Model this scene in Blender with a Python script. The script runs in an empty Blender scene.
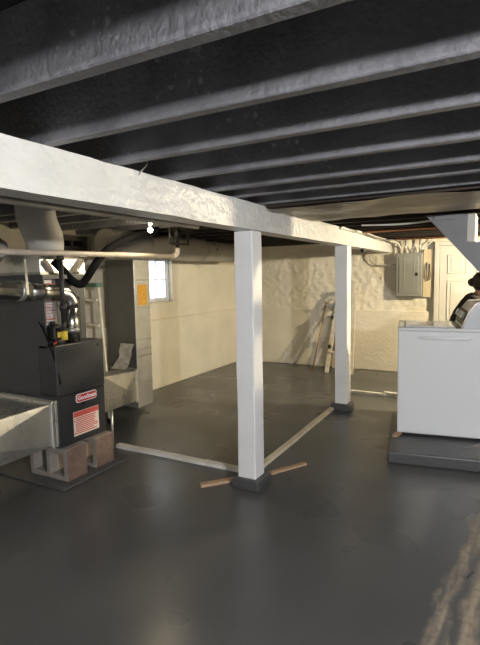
import bpy, bmesh, math, random
from mathutils import Vector, Matrix, noise
random.seed(7)
R = math.radians
scene = bpy.context.scene
col = scene.collection

# ------------------------------------------------------------------ camera
cam_d = bpy.data.cameras.new('camera')
cam = bpy.data.objects.new('camera', cam_d); col.objects.link(cam)
cam_d.sensor_fit = 'VERTICAL'; cam_d.sensor_height = 24.0
cam_d.lens = 24.0 * 478.0 / 645.0
cam_d.clip_start = 0.02
cam.matrix_world = (Matrix.Translation((0, 0, 1.5)) @ Matrix.Rotation(R(28.6), 4, 'Z')
                    @ Matrix.Rotation(R(90 - 5.6), 4, 'X') @ Matrix.Rotation(R(-1.0), 4, 'Z'))
scene.camera = cam

# ------------------------------------------------------------------ world / exposure
w = bpy.data.worlds.new('overcast_sky'); scene.world = w; w.use_nodes = True
w.node_tree.nodes['Background'].inputs[0].default_value = (0.86, 0.93, 1.0, 1)
w.node_tree.nodes['Background'].inputs[1].default_value = 5.0
vs = scene.view_settings
vs.view_transform = 'Standard'; vs.look = 'None'; vs.gamma = 1.0; vs.use_curve_mapping = False
vs.exposure = 0.0

# lamp table: place, bulb radius, watts, colour
LAMPS = {
    'near':  ((1.70, -0.14, 1.875), 0.04, 430.0, (0.99, 0.985, 0.98)),
    'rear':  ((0.60, -1.93, 1.875), 0.04, 130.0, (0.99, 0.985, 0.98)),  # unseen bulb, added behind the camera for even fill
    'far':   ((0.95, 5.88, 1.87), 0.045, 430.0, (1.0, 0.84, 0.56)),
    'furnace': ((-2.55, 3.16, 1.885), 0.020, 11.0, (1.0, 0.82, 0.55)),
}

# ------------------------------------------------------------------ material helpers
MATS = {}
def mat(name, color, rough=0.6, metal=0.0, var=0.0, vscale=6.0, bump=0.0, bscale=40.0, spec=0.5,
        color2=None, stretch=(1, 1, 1), emit=None, estr=0.0, coat=0.0, rvar=0.0, fleck=None):
    m = bpy.data.materials.new(name); m.use_nodes = True
    nt = m.node_tree; N = nt.nodes; L = nt.links
    b = N['Principled BSDF']
    b.inputs['Base Color'].default_value = (*color, 1)
    b.inputs['Roughness'].default_value = rough
    b.inputs['Metallic'].default_value = metal
    b.inputs['Specular IOR Level'].default_value = spec
    if coat: b.inputs['Coat Weight'].default_value = coat; b.inputs['Coat Roughness'].default_value = 0.12
    if emit:
        b.inputs['Emission Color'].default_value = (*emit, 1); b.inputs['Emission Strength'].default_value = estr
    if var or bump or color2 or rvar:
        tc = N.new('ShaderNodeTexCoord'); mp = N.new('ShaderNodeMapping'); mp.inputs['Scale'].default_value = stretch
        L.new(tc.outputs['Object'], mp.inputs['Vector'])
    if var or color2:
        n = N.new('ShaderNodeTexNoise'); n.inputs['Scale'].default_value = vscale
        n.inputs['Detail'].default_value = 6; n.inputs['Roughness'].default_value = 0.6
        L.new(mp.outputs[0], n.inputs['Vector'])
        r = N.new('ShaderNodeValToRGB')
        c2 = color2 if color2 else tuple(max(0, c * (1 - var)) for c in color)
        c1 = color if color2 else tuple(min(1, c * (1 + var)) for c in color)
        r.color_ramp.elements[0].color = (*c2, 1); r.color_ramp.elements[1].color = (*c1, 1)
        r.color_ramp.elements[0].position = 0.32; r.color_ramp.elements[1].position = 0.68
        L.new(n.outputs['Fac'], r.inputs['Fac']); L.new(r.outputs[0], b.inputs['Base Color'])
    if fleck:
        n4 = N.new('ShaderNodeTexNoise'); n4.inputs['Scale'].default_value = 38; n4.inputs['Detail'].default_value = 5
        n5 = N.new('ShaderNodeTexNoise'); n5.inputs['Scale'].default_value = 3.2
        L.new(mp.outputs[0], n4.inputs['Vector']); L.new(mp.outputs[0], n5.inputs['Vector'])
        a1 = N.new('ShaderNodeMath'); a1.operation = 'MULTIPLY_ADD'; a1.inputs[1].default_value = 0.7
        L.new(n5.outputs['Fac'], a1.inputs[0]); L.new(n4.outputs['Fac'], a1.inputs[2])
        m4 = N.new('ShaderNodeMapRange'); m4.inputs['From Min'].default_value = 1.05; m4.inputs['From Max'].default_value = 1.13
        L.new(a1.outputs[0], m4.inputs['Value'])
        mx4 = N.new('ShaderNodeMix'); mx4.data_type = 'RGBA'; mx4.inputs['B'].default_value = (*fleck, 1)
        L.new(m4.outputs[0], mx4.inputs['Factor']); L.new(r.outputs[0], mx4.inputs['A']); L.new(mx4.outputs['Result'], b.inputs['Base Color'])
    if rvar:
        n3 = N.new('ShaderNodeTexNoise'); n3.inputs['Scale'].default_value = vscale * 0.7; n3.inputs['Detail'].default_value = 4
        L.new(mp.outputs[0], n3.inputs['Vector'])
        mr = N.new('ShaderNodeMapRange'); mr.inputs['From Min'].default_value = 0.3; mr.inputs['From Max'].default_value = 0.7
        mr.inputs['To Min'].default_value = max(0.03, rough - rvar); mr.inputs['To Max'].default_value = min(1, rough + rvar)
        L.new(n3.outputs['Fac'], mr.inputs['Value']); L.new(mr.outputs[0], b.inputs['Roughness'])
    if bump:
        n2 = N.new('ShaderNodeTexNoise'); n2.inputs['Scale'].default_value = bscale; n2.inputs['Detail'].default_value = 4
        L.new(mp.outputs[0], n2.inputs['Vector'])
        bp = N.new('ShaderNodeBump'); bp.inputs['Strength'].default_value = bump; bp.inputs['Distance'].default_value = 0.01
        L.new(n2.outputs['Fac'], bp.inputs['Height']); L.new(bp.outputs[0], b.inputs['Normal'])
    MATS[name] = m
    return m

mat('white_paint', (0.65, 0.65, 0.64), 0.38, var=0.06, vscale=5, bump=1.0, bscale=24)
mat('post_paint', (0.84, 0.84, 0.84), 0.45, var=0.04, vscale=4, bump=0.25, bscale=35)
mat('cream_wall', (0.78, 0.725, 0.59), 0.75, var=0.07, vscale=2.2, bump=0.8, bscale=22)
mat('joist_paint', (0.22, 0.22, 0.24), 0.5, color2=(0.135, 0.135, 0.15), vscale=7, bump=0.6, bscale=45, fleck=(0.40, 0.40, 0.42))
mat('subfloor_black', (0.010, 0.010, 0.012), 0.7, var=0.3, vscale=3)
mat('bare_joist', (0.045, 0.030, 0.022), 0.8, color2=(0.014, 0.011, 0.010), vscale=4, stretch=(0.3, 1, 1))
mat('tan_sheet', (0.27, 0.22, 0.155), 0.42, color2=(0.13, 0.10, 0.07), vscale=2.2, stretch=(0.7, 1.6, 1), bump=0.15, bscale=8, rvar=0.15)
mat('galvanized', (0.70, 0.69, 0.64), 0.30, 0.88, var=0.10, vscale=9, rvar=0.06)
mat('flue_metal', (0.60, 0.60, 0.58), 0.24, 1.0, var=0.12, vscale=8, rvar=0.06)
mat('galvanized_dull', (0.42, 0.42, 0.40), 0.42, 0.75, var=0.12, vscale=7, rvar=0.06)
mat('duct_shade', (0.13, 0.13, 0.125), 0.42, 0.5, var=0.10, vscale=5)
mat('dim_unseen_wall', (0.10, 0.095, 0.09), 0.9, var=0.3, vscale=3, bump=0.6, bscale=9)  # colour of the unseen walls, set dark to cut bounced light
mat('grey_duct_paint', (0.40, 0.38, 0.34), 0.55, var=0.1, vscale=5, bump=0.12, bscale=14)
mat('wrapped_duct', (0.46, 0.45, 0.42), 0.6, var=0.10, vscale=6, bump=0.35, bscale=10)
mat('furnace_steel', (0.040, 0.042, 0.046), 0.45, var=0.12, vscale=5)
mat('furnace_door', (0.026, 0.027, 0.030), 0.38, var=0.1, vscale=5)
mat('black_rubber', (0.005, 0.005, 0.006), 0.9, spec=0.15)
mat('black_iron', (0.022, 0.021, 0.022), 0.5, var=0.2, vscale=30)
mat('red_badge', (0.55, 0.035, 0.04), 0.4)
mat('print_red', (0.62, 0.10, 0.08), 0.5)
mat('label_paper', (0.78, 0.66, 0.58), 0.6)
mat('white_label', (0.78, 0.76, 0.74), 0.6)
mat('white_ink', (0.88, 0.86, 0.86), 0.5)
mat('yellow_tag', (0.75, 0.55, 0.06), 0.5)
mat('orange_tag', (0.78, 0.42, 0.04), 0.6, color2=(0.62, 0.28, 0.03), vscale=40)
mat('cinder_block', (0.36, 0.32, 0.28), 0.95, color2=(0.26, 0.225, 0.20), vscale=14, bump=0.9, bscale=110)
mat('brown_block_face', (0.23, 0.155, 0.12), 0.95, color2=(0.16, 0.105, 0.085), vscale=16, bump=0.9, bscale=110)
mat('pipe_beige', (0.50, 0.44, 0.36), 0.45, var=0.12, vscale=14)
mat('pipe_grey', (0.52, 0.50, 0.47), 0.4, 0.4, var=0.1, vscale=14)
mat('copper', (0.42, 0.20, 0.11), 0.4, 0.7, var=0.2, vscale=20)
mat('wood_light', (0.58, 0.40, 0.26), 0.7, color2=(0.42, 0.27, 0.17), vscale=12, stretch=(6, 6, 1))
mat('wood_stick', (0.33, 0.20, 0.09), 0.6, var=0.2, vscale=12)
mat('wood_board', (0.66, 0.57, 0.40), 0.7, color2=(0.56, 0.46, 0.30), vscale=9, stretch=(4, 1, 1))
mat('strip_white', (0.86, 0.85, 0.80), 0.6, color2=(0.62, 0.58, 0.50), vscale=9)
mat('strip_cream', (0.82, 0.75, 0.58), 0.6, color2=(0.66, 0.58, 0.42), vscale=8)
mat('appliance_white', (0.78, 0.80, 0.82), 0.22, spec=0.5, coat=0.3)
mat('console_grey', (0.55, 0.57, 0.60), 0.35)
mat('chrome_trim', (0.30, 0.27, 0.24), 0.3, 0.8)
mat('panel_grey', (0.30, 0.305, 0.28), 0.45, 0.2, var=0.05)
mat('dark_metal', (0.03, 0.03, 0.03), 0.45, 0.6)
mat('door_white', (0.62, 0.60, 0.545), 0.5, var=0.03)
mat('brass', (0.55, 0.42, 0.18), 0.3, 1.0)
mat('vinyl', (0.83, 0.85, 0.88), 0.35)
mat('dark_frame', (0.20, 0.18, 0.16), 0.6)
mat('ladder_paint', (0.72, 0.66, 0.54), 0.55, var=0.1, vscale=12)
mat('ladder_green', (0.06, 0.16, 0.11), 0.5)
mat('ladder_tray', (0.28, 0.28, 0.27), 0.5)
mat('stair_grey', (0.235, 0.235, 0.25), 0.5, var=0.1, vscale=4, bump=0.2, bscale=30)
mat('stair_tread', (0.16, 0.16, 0.17), 0.55, var=0.15, vscale=5)
mat('cable_white', (0.75, 0.74, 0.70), 0.5)
mat('cable_grey', (0.42, 0.40, 0.36), 0.5)
mat('porcelain', (0.82, 0.80, 0.76), 0.25)
mat('skin', (0.50, 0.30, 0.21), 0.5)
mat('black_fabric', (0.010, 0.010, 0.011), 0.9, bump=0.3, bscale=60)
mat('denim', (0.03, 0.04, 0.07), 0.9, bump=0.3, bscale=90)
mat('hair', (0.020, 0.012, 0.009), 0.5, var=0.3, vscale=30, bump=0.6, bscale=60)
mat('mask_teal', (0.08, 0.50, 0.45), 0.7)
mat('shoe', (0.03, 0.03, 0.035), 0.6)
mat('eye_white', (0.8, 0.8, 0.78), 0.3)
mat('insulation_silver', (0.55, 0.56, 0.58), 0.35, 0.8, var=0.3, vscale=18, bump=0.9, bscale=22)
mat('pad_paint', (0.075, 0.075, 0.078), 0.42, var=0.15, vscale=5, bump=0.4, bscale=30)

def glass_mat():
    m = bpy.data.materials.new('window_glass'); m.use_nodes = True
    b = m.node_tree.nodes['Principled BSDF']
    b.inputs['Base Color'].default_value = (0.95, 0.97, 1, 1); b.inputs['Roughness'].default_value = 0.02
    b.inputs['Transmission Weight'].default_value = 1.0; b.inputs['IOR'].default_value = 1.05
    MATS['window_glass'] = m
glass_mat()

def lamp_mat(key):
    (_, r, watts, c) = LAMPS[key]
    L = watts / (4 * math.pi * math.pi * r * r)
    return mat('bulb_glow_' + key, (1, 1, 1), 0.4, emit=c, estr=L)

def floor_mat():
    m = bpy.data.materials.new('floor_paint'); m.use_nodes = True
    nt = m.node_tree; N = nt.nodes; L = nt.links; b = N['Principled BSDF']
    tc = N.new('ShaderNodeTexCoord')
    def noise_(scale, detail=5, rough=0.55, src=None):
        n = N.new('ShaderNodeTexNoise'); n.inputs['Scale'].default_value = scale
        n.inputs['Detail'].default_value = detail; n.inputs['Roughness'].default_value = rough
        L.new(src if src else tc.outputs['Object'], n.inputs['Vector']); return n.outputs['Fac']
    def math_(op, a, bb=None, clamp=False):
        n = N.new('ShaderNodeMath'); n.operation = op; n.use_clamp = clamp
        for i, v in enumerate((a, bb)):
            if v is None: continue
            if isinstance(v, (int, float)): n.inputs[i].default_value = v
            else: L.new(v, n.inputs[i])
        return n.outputs[0]
    def smooth(v, a, c, lo=0.0, hi=1.0):
        n = N.new('ShaderNodeMapRange'); n.interpolation_type = 'SMOOTHSTEP'
        n.inputs['From Min'].default_value = a; n.inputs['From Max'].default_value = c
        n.inputs['To Min'].default_value = lo; n.inputs['To Max'].default_value = hi
        L.new(v, n.inputs['Value']); return n.outputs[0]
    r = N.new('ShaderNodeValToRGB')
    r.color_ramp.elements[0].color = (0.076, 0.077, 0.077, 1); r.color_ramp.elements[1].color = (0.116, 0.117, 0.116, 1)
    r.color_ramp.elements[0].position = 0.15; r.color_ramp.elements[1].position = 0.85
    L.new(noise_(1.1, 3, 0.5), r.inputs['Fac'])
    # pale streaked patch in two soft bands, near the right of the room
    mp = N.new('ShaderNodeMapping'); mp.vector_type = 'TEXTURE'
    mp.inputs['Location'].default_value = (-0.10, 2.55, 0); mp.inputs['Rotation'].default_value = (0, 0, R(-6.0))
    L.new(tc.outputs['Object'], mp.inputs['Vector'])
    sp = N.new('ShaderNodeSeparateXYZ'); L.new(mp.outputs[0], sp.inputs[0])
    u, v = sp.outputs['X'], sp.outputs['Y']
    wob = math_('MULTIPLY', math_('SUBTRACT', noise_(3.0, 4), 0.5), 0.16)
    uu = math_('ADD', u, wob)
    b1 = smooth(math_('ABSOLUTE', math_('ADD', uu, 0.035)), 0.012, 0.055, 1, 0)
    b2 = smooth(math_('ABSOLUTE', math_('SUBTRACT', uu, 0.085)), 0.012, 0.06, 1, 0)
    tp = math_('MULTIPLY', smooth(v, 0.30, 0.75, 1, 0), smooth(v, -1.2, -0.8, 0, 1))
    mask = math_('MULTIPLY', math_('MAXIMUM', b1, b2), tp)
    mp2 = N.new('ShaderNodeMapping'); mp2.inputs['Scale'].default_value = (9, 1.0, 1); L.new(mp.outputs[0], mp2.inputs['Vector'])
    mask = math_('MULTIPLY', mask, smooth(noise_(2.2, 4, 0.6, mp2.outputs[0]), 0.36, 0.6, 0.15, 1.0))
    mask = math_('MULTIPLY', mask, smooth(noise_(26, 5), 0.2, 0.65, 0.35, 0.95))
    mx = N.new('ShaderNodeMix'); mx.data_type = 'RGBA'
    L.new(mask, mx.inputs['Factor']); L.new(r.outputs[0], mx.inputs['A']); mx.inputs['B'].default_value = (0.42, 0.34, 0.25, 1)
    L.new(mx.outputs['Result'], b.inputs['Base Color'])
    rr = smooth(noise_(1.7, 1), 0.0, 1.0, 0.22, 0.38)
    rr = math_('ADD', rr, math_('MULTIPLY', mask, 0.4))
    L.new(rr, b.inputs['Roughness'])
    h = math_('ADD', math_('MULTIPLY', noise_(2.6, 2), 1.2), math_('MULTIPLY', noise_(70, 2), 0.06))
    bp = N.new('ShaderNodeBump'); bp.inputs['Strength'].default_value = 0.12; bp.inputs['Distance'].default_value = 0.02
    L.new(h, bp.inputs['Height']); L.new(bp.outputs[0], b.inputs['Normal'])
    MATS['floor_paint'] = m
floor_mat()

# ------------------------------------------------------------------ mesh builder
class MB:
    def __init__(s): s.v = []; s.f = []; s.smooth = []
    def add(s, vs, fs, smooth=False):
        o = len(s.v); s.v += [Vector(p) for p in vs]
        for f in fs: s.f.append([i + o for i in f]); s.smooth.append(smooth)
        return s
    def bm(s, b, smooth=False, M=None):
        b.verts.ensure_lookup_table(); b.verts.index_update()
        s.add([(M @ v.co) if M else v.co.copy() for v in b.verts], [[v.index for v in f.verts] for f in b.faces], smooth)
        b.free(); return s
    def box(s, a, c, bevel=0.0, M=None, seg=1):
        b = bmesh.new(); bmesh.ops.create_cube(b, size=1)
        a, c = Vector(a), Vector(c); ce = (a + c) / 2; d = c - a
        for v in b.verts: v.co = Vector((v.co.x * d.x, v.co.y * d.y, v.co.z * d.z)) + ce
        if bevel: bmesh.ops.bevel(b, geom=b.edges[:], offset=bevel, segments=seg, affect='EDGES', profile=0.5)
        return s.bm(b, False, M)
    def bar(s, p, q, wx, wz, up=(0, 0, 1), bevel=0.0):
        p, q = Vector(p), Vector(q); d = (q - p); L = d.length; d.normalize()
        x = d.cross(Vector(up)).normalized(); z = x.cross(d).normalized()
        M = Matrix((( x.x, d.x, z.x, p.x), (x.y, d.y, z.y, p.y), (x.z, d.z, z.z, p.z), (0, 0, 0, 1)))
        return s.box((-wx / 2, 0, -wz / 2), (wx / 2, L, wz / 2), bevel, M)
    def tube(s, pts, r, n=12, caps=True, smooth=True):
        pts = [Vector(p) for p in pts]
        rs = r if isinstance(r, (list, tuple)) else [r] * len(pts)
        T = []
        for i in range(len(pts)):
            a = pts[max(0, i - 1)]; c = pts[min(len(pts) - 1, i + 1)]; T.append((c - a).normalized())
        ref = Vector((0, 0, 1)) if abs(T[0].z) < 0.9 else Vector((1, 0, 0))
        x = T[0].cross(ref).normalized(); vs = []
        for i, p in enumerate(pts):
            x = (x - T[i] * x.dot(T[i])).normalized(); y = T[i].cross(x)
            for k in range(n):
                a = 2 * math.pi * k / n; vs.append(p + (x * math.cos(a) + y * math.sin(a)) * rs[i])
        fs = []
        for i in range(len(pts) - 1):
            for k in range(n):
                fs.append([i * n + k, i * n + (k + 1) % n, (i + 1) * n + (k + 1) % n, (i + 1) * n + k])
        s.add(vs, fs, smooth)
        if caps:
            o = len(s.v) - len(vs)
            s.f.append([o + k for k in range(n)][::-1]); s.smooth.append(False)
            s.f.append([o + (len(pts) - 1) * n + k for k in range(n)]); s.smooth.append(False)
        return s
    def prism(s, poly, off):       # polygon (3-d points) extruded by vector
        poly = [Vector(p) for p in poly]; off = Vector(off); n = len(poly)
        fs = [list(range(n)), [i + n for i in range(n)][::-1]] + [[i, i + n, (i + 1) % n + n, (i + 1) % n] for i in range(n)]
        return s.add(poly + [p + off for p in poly], fs)
    def ball(s, c, rx, ry=None, rz=None, seg=16, rings=10, M=None):
        ry = ry or rx; rz = rz or rx
        b = bmesh.new(); bmesh.ops.create_uvsphere(b, u_segments=seg, v_segments=rings, radius=1)
        T = Matrix.Translation(c) @ (M or Matrix.Identity(4)) @ Matrix.Diagonal((rx, ry, rz, 1))
        return s.bm(b, True, T)
    def build(s, name, m, parent=None):
        O = Vector((0, 0, 0))
        p = parent
        while p is not None: O += p.location; p = p.parent
        me = bpy.data.meshes.new(name)
        me.from_pydata([v - O for v in s.v], [], s.f)
        me.polygons.foreach_set('use_smooth', s.smooth)
        bb = bmesh.new(); bb.from_mesh(me); bmesh.ops.recalc_face_normals(bb, faces=bb.faces[:]); bb.to_mesh(me); bb.free()
        me.materials.append(MATS[m] if isinstance(m, str) else m)
        o = bpy.data.objects.new(name, me); col.objects.link(o)
        if parent: o.parent = parent
        return o
def tag(o, label=None, cat=None, group=None, kind=None):
    if label: o['label'] = label
    if cat: o['category'] = cat
    if group: o['group'] = group
    if kind: o['kind'] = kind
    return o
def thing(name, label, cat, loc, group=None):
    o = bpy.data.objects.new(name, None); col.objects.link(o); o.location = loc
    o.empty_display_size = 0.1
    return tag(o, label, cat, group)
def solo(mb, name, m, label, cat, group=None):
    return tag(mb.build(name, m), label, cat, group)
def box(a, c, bevel=0.0): return MB().box(a, c, bevel)
def tube(p, r, n=12): return MB().tube(p, r, n)
def arc(p0, p1, p2, n=8):          # quadratic bend
    p0, p1, p2 = Vector(p0), Vector(p1), Vector(p2)
    return [(1 - t) ** 2 * p0 + 2 * t * (1 - t) * p1 + t * t * p2 for t in [i / n for i in range(n + 1)]]
def spline(pts, n=8):              # Catmull-Rom
    P = [Vector(p) for p in pts]; P = [P[0] * 2 - P[1]] + P + [P[-1] * 2 - P[-2]]; out = []
    for i in range(1, len(P) - 2):
        for k in range(n):
            t = k / n; a, b, c, d = P[i - 1:i + 3]
            out.append(0.5 * ((2 * b) + (c - a) * t + (2 * a - 5 * b + 4 * c - d) * t * t + (3 * b - a - 3 * c + d) * t ** 3))
    out.append(P[-2]); return out

# ------------------------------------------------------------------ the room
XL, YB, XR, YR = -4.05, 7.45, 3.0, -3.0      # left wall, back wall, right wall, rear wall
ZJ, ZC = 1.975, 2.17                          # underside of joists, underside of subfloor

f = MB()
b = bmesh.new(); bmesh.ops.create_grid(b, x_segments=90, y_segments=120, size=0.5)
for v in b.verts:
    v.co.x = XL - 0.1 + (v.co.x + 0.5) * (XR - XL + 0.2); v.co.y = YR - 0.1 + (v.co.y + 0.5) * (YB - YR + 0.2)
    v.co.z = -0.0
f.bm(b, True)
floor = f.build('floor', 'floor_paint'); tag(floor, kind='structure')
sol = box((XL - 0.1, YR - 0.1, -0.15), (XR + 0.1, YB + 0.1, -0.02)).build('floor_slab', 'pad_paint', floor)

LEDGE = 0.935
def relief(u, v, seed):
    p = Vector((u * 2.2, v * 2.2, seed)); q = Vector((u * 9, v * 9, seed + 5))
    return 0.005 * noise.noise(p) + 0.012 * noise.noise(q * 1.3) + 0.014 * abs(noise.noise(q * 2.3))
# back wall: rough plaster above, smoother parged wainscot standing proud below
bw = MB().box((XL - 0.2, YB + 0.01, 0), (XR + 0.2, YB + 0.2, ZC))
nx, nz = 340, 70
vsx = []
for j in range(nz + 1):
    for i in range(nx + 1):
        x = XL + (XR - XL) * i / nx; z = LEDGE - 0.02 + (ZC - LEDGE + 0.02) * j / nz
        vsx.append((x, YB - max(-0.008, relief(x, z, 1.3)) , z))
bw.add(vsx, [[j * (nx + 1) + i, j * (nx + 1) + i + 1, (j + 1) * (nx + 1) + i + 1, (j + 1) * (nx + 1) + i] for j in range(nz) for i in range(nx)], True)
bw.box((XL, YB - 0.035, 0), (XR, YB + 0.05, LEDGE), 0.008)
wall_back = tag(bw.build('wall_back', 'cream_wall'), kind='structure')

# left wall with two window openings
W1 = (4.97, 5.46, 1.165, 1.765); W2 = (3.58, 3.97, 1.80, 1.965)
lw = MB()
ys = [YR, W2[0], W2[1], W1[0], W1[1], YB]
lw.box((XL - 0.2, YR, 0), (XL, YB, LEDGE))
for (a, c) in ((YR, W2[0]), (W2[1], W1[0]), (W1[1], YB)): lw.box((XL - 0.2, a, LEDGE), (XL, c, ZC))
for W in (W1, W2):
    lw.box((XL - 0.2, W[0], LEDGE), (XL, W[1], W[2])); lw.box((XL - 0.2, W[0], W[3]), (XL, W[1], ZC))
lw.box((XL - 0.05, YR, 0), (XL + 0.035, YB, LEDGE), 0.008)
wall_left = tag(lw.build('wall_left', 'cream_wall'), kind='structure')
tag(box((XR, YR, 0), (XR + 0.2, YB, ZC)).build('wall_right', 'dim_unseen_wall'), kind='structure')
tag(box((XL - 0.2, YR - 0.2, 0), (XR + 0.2, YR, ZC)).build('wall_rear', 'dim_unseen_wall'), kind='structure')

# ceiling: black subfloor boards carried by joists
ceil = tag(box((XL - 0.2, YR - 0.2, ZC), (XR + 0.2, YB + 0.2, ZC + 0.06)).build('ceiling', 'subfloor_black'), kind='structure')
JY = [-2.5, -2.12, -1.75, -1.37, -1.0, -0.62, -0.25, 0.12, 0.49, 0.88, 1.25, 1.60, 1.99, 2.37, 2.64, 3.0,
      3.42, 3.80, 4.12, 4.50, 4.88, 5.25, 5.62, 6.0, 6.38, 6.76, 7.1, 7.35]
def joist_mesh(seed, name):
    m = MB(); n = 60; rnd = random.Random(seed); T = 0.045
    prof = [(-T, ZC - ZJ), (-T, 0.004), (-T + 0.004, 0), (-0.004, 0), (0, 0.004), (0, ZC - ZJ)]
    vs = []
    for i in range(n + 1):
        x = XL + (XR - XL) * i / n
        for (yy, zz) in prof:
            d = 0.004 * noise.noise(Vector((x * 3, yy * 9, seed * 3.1 + zz * 12))) if zz < 0.1 else 0
            vs.append((x, yy + d, zz + d * 0.8))
    k = len(prof)
    fs = [[i * k + j, i * k + j + 1, (i + 1) * k + j + 1, (i + 1) * k + j] for i in range(n) for j in range(k - 1)]
    m.add(vs, fs)
    me = m
    return me
src = [joist_mesh(s, 'joist') for s in range(4)]
protos = {}
for i, y in enumerate(JY):
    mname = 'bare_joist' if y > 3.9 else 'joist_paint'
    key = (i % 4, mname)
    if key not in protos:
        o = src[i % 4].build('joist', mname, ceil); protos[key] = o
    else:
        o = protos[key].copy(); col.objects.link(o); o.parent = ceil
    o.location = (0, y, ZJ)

# tan sheet panning closed under two joist bays
tp = thing('joist_pan', 'tan sheet panel nailed under the joists in front of the stairs', 'ceiling panel', (-0.4, 3.5, ZJ))
sh = MB(); n1, n2 = 60, 14; vs = []
X0, X1 = -1.43, 1.2
for j in range(n2 + 1):
    for i in range(n1 + 1):
        x = X0 + (X1 - X0) * i / n1; y = 3.0 + 0.93 * j / n2
        e = 0.03 * noise.noise(Vector((x * 2.3, 4.4, 0))) if j == n2 else 0
        sag = 0.018 * noise.noise(Vector((x * 1.3, y * 1.5, 9))) + 0.012 * noise.noise(Vector((x * 3.5, y * 3, 2)))
        vs.append((x, y + e, ZJ - 0.020 - abs(sag)))
fs = [[j * (n1 + 1) + i, j * (n1 + 1) + i + 1, (j + 1) * (n1 + 1) + i + 1, (j + 1) * (n1 + 1) + i] for j in range(n2) for i in range(n1)]
sh.add(vs, fs, True); sh.build('sheet', 'tan_sheet', tp)
for y in (3.02, 3.905):
    box((X0, y, ZJ - 0.016), (X1, y + 0.03, ZJ - 0.002)).build('batten', 'bare_joist', tp)

# window_1: bright white vinyl slider, 2 sashes with a cross bar each
def window(name, W, m, glassm, bars):
    y0, y1, z0, z1 = W; x0, x1 = XL - 0.13, XL - 0.06; t = 0.035
    r = thing(name, None, None, (XL - 0.1, (y0 + y1) / 2, z0)); r['kind'] = 'structure'
    fr = MB().box((x0, y0, z0), (x1, y0 + t, z1)).box((x0, y1 - t, z0), (x1, y1, z1)).box((x0, y0 + t, z0), (x1, y1 - t, z0 + t)).box((x0, y0 + t, z1 - t), (x1, y1 - t, z1))
    fr.build('window_frame', m, r)
    ym = (y0 + y1) / 2
    for a, c, dx in ((y0 + t, ym + 0.01, 0.0), (ym - 0.01, y1 - t, 0.02)):
        s = MB(); q = 0.018; xa, xb = x0 + 0.012 + dx, x0 + 0.032 + dx
        s.box((xa, a, z0 + t), (xb, a + q, z1 - t)).box((xa, c - q, z0 + t), (xb, c, z1 - t)).box((xa, a + q, z0 + t), (xb, c - q, z0 + t + q)).box((xa, a + q, z1 - t - q), (xb, c - q, z1 - t))
        if bars: s.box((xa, a + q, (z0 + z1) / 2 - 0.008), (xb, c - q, (z0 + z1) / 2 + 0.008))
        so = s.build('sash', m, r)
        box((xa + 0.007, a + q, z0 + t + q), (xa + 0.012, c - q, z1 - t - q)).build('pane', glassm, so)
    return r
w1 = window('window_1', W1, 'vinyl', 'window_glass', True)
box((XL - 0.06, W1[0] - 0.02, W1[2] - 0.02), (XL + 0.025, W1[1] + 0.02, W1[2]), 0.004).build('window_sill', 'cream_wall', w1)
mat('dark_pane', (0.02, 0.018, 0.02), 0.15)
w2 = window('window_2', W2, 'dark_frame', 'dark_pane', False)

# door_1 in the back wall: six-panel door with casing
DX0, DX1, DZ = -0.765, 0.05, 1.86
d1 = thing('door_1', None, None, ((DX0 + DX1) / 2, YB - 0.06, 0)); d1['kind'] = 'structure'
cs = MB().box((DX0 - 0.075, YB - 0.10, 0), (DX0 - 0.008, YB - 0.03, DZ + 0.075), 0.008).box((DX1 + 0.008, YB - 0.10, 0), (DX1 + 0.075, YB - 0.03, DZ + 0.075), 0.008).box((DX0 - 0.008, YB - 0.10, DZ + 0.01), (DX1 + 0.008, YB - 0.03, DZ + 0.075), 0.006)
cs.build('casing', 'door_white', d1)
lf = MB().box((DX0, YB - 0.075, 0.01), (DX1, YB - 0.036, DZ))
lf.build('door_leaf', 'door_white', d1)
wx = DX1 - DX0
for (za, zb) in ((0.16, 0.70), (0.82, 1.38), (1.48, 1.74)):
    for k in (0, 1):
        xa = DX0 + 0.10 + k * (wx / 2 - 0.04); xb = xa + wx / 2 - 0.16
        p = MB().box((xa, YB - 0.080, za), (xb, YB - 0.074, zb), 0.003)
        for a_, c_ in (((xa, za), (xb, za + 0.014)), ((xa, zb - 0.014), (xb, zb)), ((xa, za), (xa + 0.014, zb)), ((xb - 0.014, za), (xb, zb))):
            p.box((a_[0], YB - 0.087, a_[1]), (c_[0], YB - 0.074, c_[1]), 0.003)
        p.box((xa + 0.04, YB - 0.086, za + 0.04), (xb - 0.04, YB - 0.074, zb - 0.04), 0.006)
        p.build('door_panel', 'door_white', d1)
MB().ball((DX1 - 0.06, YB - 0.13, 0.93), 0.028).tube([(DX1 - 0.06, YB - 0.074, 0.93), (DX1 - 0.06, YB - 0.12, 0.93)], 0.012).build('door_knob', 'brass', d1)

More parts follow.
